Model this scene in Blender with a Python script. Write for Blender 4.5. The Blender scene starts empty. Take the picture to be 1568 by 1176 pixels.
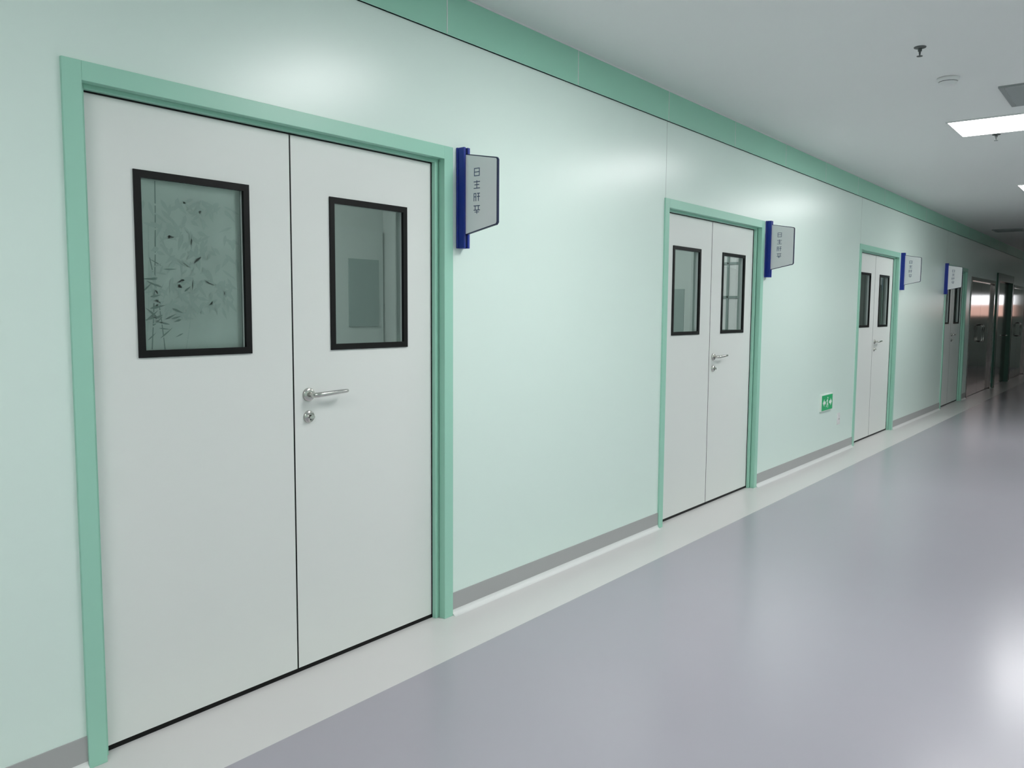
import bpy, bmesh, math, random
from mathutils import Vector, Matrix
random.seed(7)
scene=bpy.context.scene
scene.view_settings.view_transform='Standard'
scene.view_settings.look='None'
scene.view_settings.exposure=0.0

# ------------------------------------------------------------ materials
def mat(name,col,rough=.5,metal=0,emis=None,estr=0,noise=0,nscale=3,bump=0,bscale=40,coat=0,spec=.5):
    m=bpy.data.materials.new(name);m.use_nodes=True
    nt=m.node_tree;b=nt.nodes['Principled BSDF']
    b.inputs['Base Color'].default_value=(*col,1)
    b.inputs['Roughness'].default_value=rough
    b.inputs['Metallic'].default_value=metal
    b.inputs['Specular IOR Level'].default_value=spec
    b.inputs['Coat Weight'].default_value=coat
    if emis: 
        b.inputs['Emission Color'].default_value=(*emis,1);b.inputs['Emission Strength'].default_value=estr
    tc=nt.nodes.new('ShaderNodeTexCoord')
    if noise:
        n=nt.nodes.new('ShaderNodeTexNoise');n.inputs['Scale'].default_value=nscale;n.inputs['Detail'].default_value=4
        nt.links.new(tc.outputs['Object'],n.inputs['Vector'])
        mx=nt.nodes.new('ShaderNodeMix');mx.data_type='RGBA'
        mx.inputs[6].default_value=(*[c*(1-noise) for c in col],1);mx.inputs[7].default_value=(*[min(1,c*(1+noise)) for c in col],1)
        nt.links.new(n.outputs['Fac'],mx.inputs[0]);nt.links.new(mx.outputs[2],b.inputs['Base Color'])
    if bump:
        n2=nt.nodes.new('ShaderNodeTexNoise');n2.inputs['Scale'].default_value=bscale;n2.inputs['Detail'].default_value=1
        nt.links.new(tc.outputs['Object'],n2.inputs['Vector'])
        bp=nt.nodes.new('ShaderNodeBump');bp.inputs['Strength'].default_value=bump;bp.inputs['Distance'].default_value=.01
        nt.links.new(n2.outputs['Fac'],bp.inputs['Height']);nt.links.new(bp.outputs[0],b.inputs['Normal'])
    return m
M_wall=mat('mint_steel_panel',(.755,.89,.83),.28,noise=.01,nscale=.6,bump=.03,bscale=1.5)
M_band=mat('green_cove_profile',(.34,.67,.52),.35)
M_frame=mat('green_powder_coat',(.355,.665,.53),.35)
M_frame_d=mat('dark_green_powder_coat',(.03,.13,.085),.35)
M_groove=mat('frame_groove_green',(.10,.28,.20),.4)
M_door=mat('door_white_panel',(.80,.82,.795),.40,noise=.01,nscale=1)
M_black=mat('black_rubber_and_gap_shade',(.006,.006,.006),.5,spec=.2)  # rubber parts, and painted shade in the door gaps
M_lining=mat('window_lining_grey',(.50,.56,.54),.4)
M_base=mat('grey_vinyl_skirting',(.41,.41,.41),.4)
M_cove=mat('light_vinyl_cove',(.78,.79,.78),.3)
M_fl=mat('light_vinyl_border',(.69,.675,.67),.28)
M_floor=mat('grey_vinyl_floor',(.40,.38,.43),.22,noise=.012,nscale=1.2)
M_ceil=mat('ceiling_panel_white',(.85,.85,.85),.5)
M_white=mat('white_plastic',(.8,.8,.8),.35)
M_steel=mat('satin_stainless',(.62,.61,.58),.22,metal=1)
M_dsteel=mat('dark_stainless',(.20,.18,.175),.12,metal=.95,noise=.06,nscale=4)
M_blue=mat('sign_blue',(.008,.03,.30),.3)
M_navy=mat('sign_edge_navy',(.006,.012,.06),.35)
M_sign=mat('sign_face_grey',(.76,.78,.78),.35,emis=(.9,.95,1),estr=.06)  # faint emission added to brighten the sign face
M_glyph=mat('sign_lettering',(.07,.11,.20),.5)
M_film=mat('frosted_film',(.80,.86,.83),.5,noise=.13,nscale=7)
M_bam1=mat('bamboo_print_dark',(.33,.42,.40),.6)
M_bam2=mat('bamboo_print_pale',(.70,.78,.75),.6)
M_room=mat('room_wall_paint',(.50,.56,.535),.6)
M_roomd=mat('room_dark_panel',(.28,.35,.33),.5)
M_light=mat('led_panel',(1,1,1),.5,emis=(1,1,1),estr=20.5)
M_rfill=mat('room_fill_glow',(1,1,1),.5,emis=(.95,1,.98),estr=12)  # added glow that brightens the rooms behind the glass
M_rfill2=mat('room_fill_glow_dim',(1,1,1),.5,emis=(.95,1,.98),estr=3)  # weaker added glow for the darker third room
M_pink=mat('window_daylight_pink',(.8,.4,.3),.5,emis=(1,.62,.52),estr=1.2)
M_wht_e=mat('window_daylight_white',(.8,.8,.8),.5,emis=(.95,.97,1),estr=3)
M_exit=mat('exit_green',(.01,.30,.11),.35,emis=(.01,.35,.12),estr=.25)
M_exitw=mat('exit_white',(.85,.9,.85),.4)
M_dgrey=mat('vent_dark',(.10,.11,.11),.5)
M_vent=mat('vent_grey',(.33,.35,.35),.4)
def glass():
    m=bpy.data.materials.new('tinted_glass');m.use_nodes=True;nt=m.node_tree;nt.nodes.clear()
    t=nt.nodes.new('ShaderNodeBsdfTransparent');t.inputs[0].default_value=(.90,.935,.925,1)
    g=nt.nodes.new('ShaderNodeBsdfGlossy');g.inputs['Roughness'].default_value=.03;g.inputs['Color'].default_value=(.9,1,.97,1)
    f=nt.nodes.new('ShaderNodeFresnel');f.inputs[0].default_value=1.5
    x=nt.nodes.new('ShaderNodeMixShader');o=nt.nodes.new('ShaderNodeOutputMaterial')
    nt.links.new(f.outputs[0],x.inputs[0]);nt.links.new(t.outputs[0],x.inputs[1]);nt.links.new(g.outputs[0],x.inputs[2]);nt.links.new(x.outputs[0],o.inputs[0])
    return m
M_glass=glass()

# ------------------------------------------------------------ mesh helper
class B:
    def __init__(s):
        s.bm=bmesh.new();s.mats=[]
    def mi(s,m):
        if m not in s.mats:s.mats.append(m)
        return s.mats.index(m)
    def box(s,x0,x1,y0,y1,z0,z1,m):
        k=s.mi(m);v=[s.bm.verts.new((x,y,z)) for x in (x0,x1) for y in (y0,y1) for z in (z0,z1)]
        for q in ((0,1,3,2),(4,6,7,5),(0,4,5,1),(2,3,7,6),(0,2,6,4),(1,5,7,3)):
            f=s.bm.faces.new([v[i] for i in q]);f.material_index=k
    def poly(s,pts,m):
        f=s.bm.faces.new([s.bm.verts.new(p) for p in pts]);f.material_index=s.mi(m)
    def prism(s,pts,d,m):
        k=s.mi(m);d=Vector(d);a=[s.bm.verts.new(p) for p in pts];b=[s.bm.verts.new(Vector(p)+d) for p in pts]
        n=len(a);fs=[s.bm.faces.new(a),s.bm.faces.new(b[::-1])]
        for i in range(n):fs.append(s.bm.faces.new([a[i],b[i],b[(i+1)%n],a[(i+1)%n]]))
        for f in fs:f.material_index=k
    def lathe(s,c,prof,axis,m,n=24,smooth=True):
        k=s.mi(m);ax=Vector(axis).normalized();u=ax.orthogonal().normalized();w=ax.cross(u);c=Vector(c);rings=[]
        for r,h in prof:
            rings.append([s.bm.verts.new(c+ax*h+(u*math.cos(2*math.pi*i/n)+w*math.sin(2*math.pi*i/n))*max(r,1e-5)) for i in range(n)])
        for a,b in zip(rings,rings[1:]):
            for i in range(n):
                f=s.bm.faces.new([a[i],a[(i+1)%n],b[(i+1)%n],b[i]]);f.material_index=k;f.smooth=smooth
        for r in (rings[0],rings[-1]):
            f=s.bm.faces.new(r);f.material_index=k
    def tube(s,pts,rad,m,n=12,sx=1.0):
        k=s.mi(m);rings=[];P=[Vector(p) for p in pts]
        for i,p in enumerate(P):
            d=(P[min(i+1,len(P)-1)]-P[max(i-1,0)]).normalized()
            u=d.cross(Vector((0,0,1)))
            if u.length<1e-3:u=d.cross(Vector((0,1,0)))
            u.normalize();w=d.cross(u).normalized();r=rad[i] if isinstance(rad,(list,tuple)) else rad
            rings.append([s.bm.verts.new(p+u*math.cos(2*math.pi*j/n)*r*sx+w*math.sin(2*math.pi*j/n)*r) for j in range(n)])
        for a,b in zip(rings,rings[1:]):
            for j in range(n):
                f=s.bm.faces.new([a[j],a[(j+1)%n],b[(j+1)%n],b[j]]);f.material_index=k;f.smooth=True
        for r in (rings[0],rings[-1]):
            f=s.bm.faces.new(r);f.material_index=k
    def obj(s,name,parent=None,bevel=0,loc=(0,0,0)):
        bmesh.ops.recalc_face_normals(s.bm,faces=s.bm.faces)
        me=bpy.data.meshes.new(name);s.bm.to_mesh(me);s.bm.free()
        for m in s.mats:me.materials.append(m)
        o=bpy.data.objects.new(name,me);bpy.context.collection.objects.link(o);o.location=loc
        if parent:o.parent=parent
        if bevel:
            b=o.modifiers.new('bevel','BEVEL');b.width=bevel;b.segments=2;b.limit_method='ANGLE'
        return o
def empty(name,loc=(0,0,0)):
    e=bpy.data.objects.new(name,None);e.location=loc;e.empty_display_size=.1;bpy.context.collection.objects.link(e);return e

# ------------------------------------------------------------ layout (metres)
XA,XB=-4.0,26.0
YR=-3.75
CZ=2.872; BZ=2.680; DW=1.711; DH=2.192; FW=.058
DX=[1.155,4.921,9.344,13.839]
STEEL=(15.95,18.45,2.08)
DG=(18.62,20.75,2.25)
ST2=(20.95,23.45,2.08)

b=B()
b.box(XA,XB,YR,-.332,-.06,0,M_floor)
b.box(XA,XB,-.332,.1,-.06,0,M_fl)
b.obj('floor')
b=B();b.box(XA,XB,YR,.1,CZ,CZ+.08,M_ceil);b.obj('ceiling')
ops=[(x,x+DW,DH) for x in DX]+[STEEL,DG,ST2]
b=B();cur=XA
for a,c,h in ops:
    b.box(cur,a,0,.1,0,CZ,M_wall);b.box(a,c,0,.1,h,CZ,M_wall);cur=c
b.box(cur,XB,0,.1,0,CZ,M_wall)
b.obj('wall_left')
b=B();b.box(XA,XB,YR-.1,YR,0,CZ,M_wall);b.obj('wall_right')
b=B();b.box(XA-.1,XA,YR-.1,.1,0,CZ,M_wall);b.obj('wall_back')
b=B();y0,y1,z0,z1=-2.6,-.5,1.35,2.0
b.box(XB,XB+.1,YR-.1,y0,0,CZ,M_wall);b.box(XB,XB+.1,y1,.1,0,CZ,M_wall);b.box(XB,XB+.1,y0,y1,0,z0,M_wall);b.box(XB,XB+.1,y0,y1,z1,CZ,M_wall)
b.obj('wall_end')
b=B();b.box(XB+.05,XB+.06,y0,y1,z0,z0+.35,M_pink);b.box(XB+.05,XB+.06,y0,y1,z0+.35,z1,M_wht_e)
for yy in (y0,y0+.69,y0+1.38,y1-.04):b.box(XB,XB+.05,yy,yy+.04,z0,z1,M_frame_d)
b.box(XB,XB+.05,y0,y1,z0,z0+.04,M_frame_d);b.box(XB,XB+.05,y0,y1,z1-.04,z1,M_frame_d)
b.obj('window_1')

# cove band under the ceiling
b=B()
b.box(XA,XB,-.010,0,BZ,CZ,M_band)
b.box(XA,XB,-.014,0,CZ-.007,CZ,M_white)
b.box(XA,XB,-.012,0,BZ,BZ+.004,M_frame)
x=2.825-1.055*6
while x<XB:
    b.box(x-.0025,x+.0025,-.0112,-.005,BZ,CZ-.007,M_cove);x+=1.055
b.obj('trim_1')
b=B();b.box(XA,XB,YR,YR+.010,BZ,CZ,M_band);b.box(XA,XB,YR,YR+.014,CZ-.007,CZ,M_white);b.obj('trim_2')
b=B()
for x,z in ((DX[1]+.015,DH),(DX[2]+.015,DH),(DX[3]+.015,DH)):
    b.box(x-.0015,x+.0015,-.0008,0,z,BZ,M_lining)
b.obj('trim_3')

def skirt(b,a,c,sy=1,y=0):
    b.box(a,c,min(y,y-.004*sy),max(y,y-.004*sy),.022,.108,M_base)
    R=.026
    pts=[(y,0.0),(y-sy*(R+.004),0.0)]
    for i in range(7):
        t=math.pi/2*i/6
        pts.append((y-sy*(.004+R-R*math.sin(t)),R-R*math.cos(t)))
    pts.append((y,R))
    b.prism([(a,q[0],q[1]) for q in pts],(c-a,0,0),M_cove)  # cove coloured paler to paint in its white highlight line
b=B();cur=XA
for a,c,h in ops:
    skirt(b,cur,a);cur=c
skirt(b,cur,XB)
b.obj('baseboard_left')
b=B();skirt(b,XA,XB,-1,YR);b.obj('baseboard_right')

# ------------------------------------------------------------ handle
def handle(parent,x,z,y):
    b=B()
    b.lathe((x,y,z),[(.027,0),(.027,.006),(.024,.010),(.012,.011)],(0,-1,0),M_steel)
    b.tube([(x,y-.008,z),(x,y-.030,z),(x+.004,y-.042,z),(x+.014,y-.049,z+.001),(x+.04,y-.051,z+.002),(x+.10,y-.050,z+.005),(x+.150,y-.049,z+.007),(x+.162,y-.044,z+.007),(x+.166,y-.034,z+.006)],[.010,.010,.0105,.0105,.010,.009,.008,.0075,.006],M_steel)
    b.lathe((x,y,z-.088),[(.025,0),(.025,.005),(.022,.009),(.010,.010),(.010,.013)],(0,-1,0),M_steel)
    b.box(x-.0022,x+.0022,y-.015,y-.012,z-.100,z-.080,M_black)
    b.tube([(x,y-.012,z-.088),(x,y-.022,z-.088)],[.005,.004],M_steel)
    b.prism([(x-.010,y-.022,z-.094),(x+.010,y-.022,z-.094),(x+.012,y-.022,z-.086),(x,y-.022,z-.078),(x-.012,y-.022,z-.086)],(0,-.004,0),M_steel)
    return b.obj('lever_handle',parent)

def leaf(b,a,c,wa,wc,z0,z1,wz0,wz1):
    y0,y1=.053,.098
    b.box(a,wa,y0,y1,z0,z1,M_door);b.box(wc,c,y0,y1,z0,z1,M_door)
    b.box(wa,wc,y0,y1,z0,wz0,M_door);b.box(wa,wc,y0,y1,wz1,z1,M_door)
def winframe(b,wa,wc,z0,z1):
    t=.024
    for (p,q,r,s) in ((wa,wa+t,z0,z1),(wc-t,wc,z0,z1),(wa+t,wc-t,z0,z0+t),(wa+t,wc-t,z1-t,z1)):
        b.box(p,q,.047,.060,r,s,M_black)
    l=t-.004
    for (p,q,r,s) in ((wa,wa+l,z0,z1),(wc-l,wc,z0,z1),(wa+l,wc-l,z0,z0+l),(wa+l,wc-l,z1-l,z1)):
        b.box(p,q,.060,.098,r,s,M_lining)
WI,WO,WZ0,WZ1=.186,.618,1.291,1.904

def bamboo(b,x0,x1,z0,z1,y):
    def stalk(xa,za,xb,zb,w,m):
        n=7
        for i in range(n):
            t0,t1=i/n+.006,(i+1)/n-.006
            pa=(xa+(xb-xa)*t0+.006*math.sin(3*t0),za+(zb-za)*t0);pb=(xa+(xb-xa)*t1+.006*math.sin(3*t1),za+(zb-za)*t1)
            if not(x0<pa[0]<x1 and x0<pb[0]<x1 and z0<=pa[1]<=z1 and z0<=pb[1]<=z1):continue
            b.poly([(pa[0]-w,y,pa[1]),(pa[0]+w,y,pa[1]),(pb[0]+w*.8,y,pb[1]),(pb[0]-w*.8,y,pb[1])],m)
    def leafp(cx,cz,ang,L,w,m,yy):
        d=Vector((math.cos(ang),math.sin(ang)));n=Vector((-d.y,d.x));pts=[]
        prof=[(0,.05),(.15,.6),(.35,1),(.6,.75),(.85,.3),(1,0)]
        up=[Vector((cx,cz))+d*L*t+n*(w*k+.06*L*t*t) for t,k in prof]
        dn=[Vector((cx,cz))+d*L*t-n*(w*k-.06*L*t*t) for t,k in prof[:-1]]
        pts=up+dn[::-1]
        if all(x0<p.x<x1 and z0<p.y<z1 for p in pts):
            b.poly([(p.x,yy,p.y) for p in pts],m)
    W=x1-x0;H=z1-z0
    for i in range(210):
        cx=x0+W*random.betavariate(2.0,2.0);cz=z0+H*(.25+.68*random.random())
        leafp(cx,cz,random.uniform(-2.9,-.3),random.uniform(.03,.065),random.uniform(.004,.009),M_bam2,y-.0001*(i%9))
    stalk(x0+.10*W,z0,x0+.17*W,z1,.0022,M_bam1)
    stalk(x0+.05*W,z0,x0+.02*W+.03,z0+.75*H,.002,M_bam2)
    stalk(x0+.22*W,z0,x0+.10*W,z0+.55*H,.002,M_bam1)
    stalk(x0+.42*W,z0,x0+.50*W,z0+.42*H,.0018,M_bam2)
    for i in range(46):
        cx=x0+W*(.03+.42*random.random()**1.3);cz=z0+H*(.06+.46*random.random())
        leafp(cx,cz,random.choice([random.uniform(-.6,.9),random.uniform(2.3,3.6)]),random.uniform(.03,.06),random.uniform(.002,.0042),M_bam1 if random.random()<.6 else M_bam2,y-.001-.0001*(i%5))

def double_door(name,x,film=False):
    e=empty(name,(x,0,0))
    b=B()
    b.box(0,FW,-.010,.025,0,DH,M_frame);b.box(DW-FW,DW,-.010,.025,0,DH,M_frame);b.box(FW,DW-FW,-.010,.025,DH-FW,DH,M_frame)
    s=.080
    b.box(0,s,.028,.0505,0,DH,M_frame);b.box(DW-s,DW,.028,.0505,0,DH,M_frame);b.box(s,DW-s,.028,.0505,DH-s+.008,DH,M_frame)
    b.box(0,FW-.002,.025,.028,0,DH,M_groove);b.box(DW-FW+.002,DW,.025,.028,0,DH,M_groove);b.box(FW,DW-FW,.025,.028,DH-FW+.002,DH,M_groove)
    b.box(0,FW,.0505,.098,0,DH,M_frame);b.box(DW-FW,DW,.0505,.098,0,DH,M_frame);b.box(FW,DW-FW,.0505,.098,DH-FW,DH,M_frame)
    b.obj('frame',e,.0015)
    b=B();g=s+.003
    b.box(s-.004,g,.049,.053,0.01,DH-s+.008,M_black);b.box(DW-g,DW-s+.004,.049,.053,.01,DH-s+.008,M_black);b.box(s,DW-s,.049,.053,DH-s+.003,DH-s+.009,M_black)
    b.box(FW,DW-FW,.054,.095,0.0005,.017,M_black)  # black strip paints the shade in the gap under the leaves
    c=DW/2
    b.box(c-.0032,c+.0032,.0528,.09,.012,DH-s,M_black)  # black strip paints the shade between the two leaves
    b.obj('gasket_and_gap_shade',e)
    b=B();leaf(b,FW+.002,c-.0035,c-WO,c-WI,.018,DH-FW-.004,WZ0,WZ1);b.obj('leaf_left',e)
    b=B();leaf(b,c+.0035,DW-FW-.002,c+WI,c+WO,.018,DH-FW-.004,WZ0,WZ1);b.obj('leaf_right',e)
    b=B();winframe(b,c-WO,c-WI,WZ0,WZ1);winframe(b,c+WI,c+WO,WZ0,WZ1);b.obj('window_surround',e)
    b=B();q=.018
    yg=.074 if film else .080
    for (p,r_) in ((c-WO+q,c-WI-q),(c+WI+q,c+WO-q)):
        b.poly([(p,yg,WZ0+q),(r_,yg,WZ0+q),(r_,yg,WZ1-q),(p,yg,WZ1-q)],M_glass)
    b.obj('glass',e)
    if film:
        b=B();b.box(c-WO+q,c-WI-q,.0785,.080,WZ0+q,WZ1-q,M_film)
        bamboo(b,c-WO+.022,c-WI-.022,WZ0+.022,WZ1-.022,.0775)
        b.obj('bamboo_film',e)
    handle(e,c+.070,1.118,.053)
    return e
for i,x in enumerate(DX):double_door('door_%d'%(i+1),x,i==0)

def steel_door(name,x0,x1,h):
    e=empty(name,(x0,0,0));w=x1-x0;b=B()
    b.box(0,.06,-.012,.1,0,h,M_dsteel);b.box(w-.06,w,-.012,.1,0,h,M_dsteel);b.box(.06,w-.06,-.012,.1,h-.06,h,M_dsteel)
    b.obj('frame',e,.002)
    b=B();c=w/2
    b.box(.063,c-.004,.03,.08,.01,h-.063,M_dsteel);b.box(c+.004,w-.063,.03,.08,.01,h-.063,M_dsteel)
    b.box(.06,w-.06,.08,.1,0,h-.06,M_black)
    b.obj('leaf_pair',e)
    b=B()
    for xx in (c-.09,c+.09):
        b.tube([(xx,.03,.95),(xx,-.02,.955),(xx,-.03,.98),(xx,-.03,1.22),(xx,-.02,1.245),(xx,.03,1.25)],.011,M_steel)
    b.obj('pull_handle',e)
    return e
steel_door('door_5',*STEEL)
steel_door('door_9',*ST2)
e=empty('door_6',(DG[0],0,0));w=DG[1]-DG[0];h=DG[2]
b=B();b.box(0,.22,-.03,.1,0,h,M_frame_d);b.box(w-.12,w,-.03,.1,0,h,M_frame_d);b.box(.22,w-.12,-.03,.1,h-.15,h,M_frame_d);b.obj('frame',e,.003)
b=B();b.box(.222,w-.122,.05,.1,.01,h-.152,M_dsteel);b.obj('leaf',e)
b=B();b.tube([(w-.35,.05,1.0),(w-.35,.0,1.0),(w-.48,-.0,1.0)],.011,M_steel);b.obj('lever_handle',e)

# ------------------------------------------------------------ projecting signs
def glyph(b,x,yc,zc,s,k):
    # strokes given left-to-right as read from the corridor (left = wall side = +Y)
    def st(a0,a1,z0,z1):b.box(x-.0006,x,yc-a1*s,yc-a0*s,zc+z0*s,zc+z1*s,M_glyph)
    pats=[[(-.45,.45,.38,.48),(-.45,-.35,-.5,.38),(.35,.45,-.5,.38),(-.35,.35,-.5,-.4),(-.35,.35,-.05,.05)],
          [(-.5,.5,.28,.38),(-.05,.05,-.5,.5),(-.38,.38,-.08,.02),(-.5,.5,-.5,-.4)],
          [(-.5,-.1,.38,.48),(-.5,-.4,-.5,.38),(-.2,-.1,-.5,.38),(-.4,-.2,-.02,.08),(.05,.5,.38,.48),(.02,.5,0,.1),(.22,.32,-.5,.38)],
          [(-.5,.5,.4,.5),(-.3,-.2,-.1,.4),(.2,.3,-.1,.4),(-.5,.5,-.12,-.02),(-.05,.05,-.5,-.12),(-.35,.35,-.34,-.26)]]
    for q in pats[k%4]:st(*q)
def sign(x):
    e=empty('projecting_door_sign',(x,0,1.74))
    b=B();h=.457
    b.box(0,.050,-.012,0,0,h,M_blue);b.box(.004,.017,-.046,-.012,0,h,M_blue);b.box(.031,.046,-.046,-.012,0,h,M_blue);b.box(.017,.031,-.040,-.012,.004,h-.004,M_navy)
    b.obj('wall_bracket',e,.0025)
    def outline(ins,xa,xb,m,b):
        P=[(-.040+(-ins),.060+ins),(-.040-ins,.428-ins),(-.225+ins*.2,.395-ins),(-.232+ins,.386-ins*.6),(-.232+ins,.108+ins*.6),(-.224+ins*.2,.098+ins)]
        b.prism([(xa,p[0],p[1]) for p in P],(xb-xa,0,0),m)
    b=B();outline(0,.018,.030,M_navy,b);outline(.005,.0168,.0312,M_sign,b)
    for k in range(4):
        glyph(b,.0168,-.112,.340-k*.056,.037,k)
    b.obj('sign_plate',e)
    return e
sign(DX[0]+DW+.030);sign(DX[1]+DW+.040);sign(DX[2]+DW+.06);sign(DX[3]-.085)

# ------------------------------------------------------------ exit sign and socket
b=B();b.box(0,.34,-.018,0,0,.165,M_exitw);b.box(.008,.332,-.021,-.018,.008,.157,M_exit)
y=-.0212;d=(0,-.001,0)
b.prism([(.03,y,.0825),(.075,y,.120),(.075,y,.097),(.115,y,.097),(.115,y,.068),(.075,y,.068),(.075,y,.045)],d,M_exitw)
b.prism([(.31,y,.0825),(.265,y,.045),(.265,y,.068),(.225,y,.068),(.225,y,.097),(.265,y,.097),(.265,y,.120)],d,M_exitw)
b.lathe((.180,y,.128),[(.011,0),(.011,.001)],(0,-1,0),M_exitw,12)
b.prism([(.160,y,.112),(.182,y,.114),(.176,y,.080),(.196,y,.060),(.190,y,.028),(.180,y,.028),(.182,y,.055),(.164,y,.066),(.148,y,.040),(.134,y,.036),(.132,y,.044),(.144,y,.050),(.158,y,.078),(.160,y,.098),(.146,y,.090),(.140,y,.096)],d,M_exitw)
b.obj('exit_sign',loc=(8.215,0,.485),bevel=.002)
b=B();b.box(0,.086,-.008,0,0,.12,M_white);b.box(.012,.074,-.011,-.008,.02,.10,M_white);b.box(.03,.036,-.0115,-.011,.05,.065,M_black);b.box(.05,.056,-.0115,-.011,.05,.065,M_black)
b.obj('wall_socket',loc=(8.78,0,.30),bevel=.002)

# ------------------------------------------------------------ ceiling fixtures
for xc in (-.54,3.36,7.26,11.05):
    e=empty('ceiling_light_panel',(xc,-1.84,CZ))
    b=B();w,l=.31,.60
    for q in ((-w,w,-l,-l+.012),(-w,w,l-.012,l),(-w,-w+.012,-l+.012,l-.012),(w-.012,w,-l+.012,l-.012)):b.box(*q,-.010,0,M_white)
    b.obj('rim',e)
    b=B();b.box(-w+.012,w-.012,-l+.012,l-.012,-.009,-.001,M_light);b.obj('diffuser',e)
def sprinkler(x,y):
    b=B()
    b.lathe((0,0,0),[(.031,0),(.030,.004),(.022,.007),(.012,.008)],(0,0,-1),M_dgrey)
    b.lathe((0,0,0),[(.010,.006),(.010,.022),(.006,.024),(.004,.040)],(0,0,-1),M_dgrey,12)
    for s_ in (-1,1):b.tube([(s_*.009,0,-.020),(s_*.012,0,-.030),(s_*.003,0,-.046)],.002,M_dgrey,8)
    b.lathe((0,0,0),[(.004,.044),(.015,.047),(.015,.049),(.004,.050)],(0,0,-1),M_dgrey,16)
    b.obj('fire_sprinkler',loc=(x,y,CZ))
sprinkler(4.94,-1.49);sprinkler(7.66,-1.47);sprinkler(10.6,-1.49)
b=B();b.lathe((0,0,0),[(.062,0),(.062,.014),(.056,.022),(.052,.022),(.048,.038),(.036,.047),(.0,.049)],(0,0,-1),M_white,32)
b.lathe((0,0,0),[(.0525,.022),(.0495,.029)],(0,0,-1),M_dgrey,32)
b.obj('smoke_detector',loc=(5.68,-1.49,CZ))
def vent(x,y,s):
    e=empty('air_vent_grille',(x,y,CZ));h=s/2;b=B()
    for q in ((-h,h,-h,-h+.03),(-h,h,h-.03,h),(-h,-h+.03,-h+.03,h-.03),(h-.03,h,-h+.03,h-.03)):b.box(*q,-.012,0,M_vent)
    b.obj('rim',e);b=B();b.box(-h+.03,h-.03,-h+.03,h-.03,-.002,0,M_dgrey)
    n=9
    for i in range(n):
        xx=-h+.05+i*(s-.1)/(n-1)
        b.prism([(xx-.018,-h+.03,-.003),(xx-.016,-h+.03,-.003),(xx+.018,-h+.03,-.016),(xx+.016,-h+.03,-.018)],(0,s-.06,0),M_vent)
    b.obj('louvres',e)
vent(6.37,-2.0,.6);vent(16.4,-.45,.45)

# ------------------------------------------------------------ rooms behind the doors
b=B()
RY=2.55
b.box(0,16.2,RY,RY+.08,0,CZ,M_room)
for x in (-.08,4.83,8.3,12.6,16.2):b.box(x,x+.05,.1,RY,0,CZ,M_room)
b.obj('wall_rooms')
b=B();b.box(-.08,16.25,.1,RY+.08,-.06,0,M_floor);b.obj('floor_rooms')
b=B();b.box(-.08,16.25,.1,RY+.08,CZ,CZ+.06,M_ceil);b.obj('ceiling_rooms')
for x,mm in ((2.9,M_rfill),(6.6,M_rfill),(10.6,M_rfill2)):
    b=B();b.box(-.3,.3,-.6,.6,-.012,0,mm);b.obj('room_fill_panel',loc=(x,1.5,CZ))  # added fill panels that light the rooms seen through the door windows
b=B()
b.box(3.95,4.8,RY-.03,RY,0,2.10,M_lining);b.box(3.99,4.76,RY-.035,RY-.03,0,2.06,M_room);b.box(4.42,4.74,RY-.045,RY-.035,1.32,1.86,M_roomd)
b.obj('door_7',None)
b=B()
b.box(8.27,8.3,1.33,2.1,0,2.15,M_lining);b.box(8.262,8.27,1.38,2.05,0,2.10,M_room);b.box(8.255,8.262,1.50,1.62,1.2,1.7,M_roomd)
b.obj('door_8',None)
b=B();b.box(8.28,8.30,.72,1.28,.9,2.3,M_ceil)
for yy in (.72,.86,1.0,1.14,1.26):b.box(8.265,8.28,yy,yy+.022,.9,2.3,M_roomd)
for zz in (.9,1.25,1.6,1.95,2.27):b.box(8.265,8.28,.72,1.28,zz,zz+.022,M_roomd)
b.obj('window_2')

# ------------------------------------------------------------ world + camera
w=bpy.data.worlds.new('world');scene.world=w;w.use_nodes=True
w.node_tree.nodes['Background'].inputs[0].default_value=(.6,.7,.8,1);w.node_tree.nodes['Background'].inputs[1].default_value=.3
cam=bpy.data.cameras.new('camera');cam.sensor_width=36;cam.sensor_fit='HORIZONTAL';cam.lens=1270/1568*36;cam.clip_start=.05;cam.clip_end=100
co=bpy.data.objects.new('camera',cam);bpy.context.collection.objects.link(co)
r=Vector((.616502,-.787327,.006468)).normalized();f=Vector((.784628,.613664,-.088176)).normalized();u=r.cross(f).normalized();r=f.cross(u)
co.matrix_world=Matrix(((r.x,u.x,-f.x,0),(r.y,u.y,-f.y,-2.6),(r.z,u.z,-f.z,1.455),(0,0,0,1)))
scene.camera=co
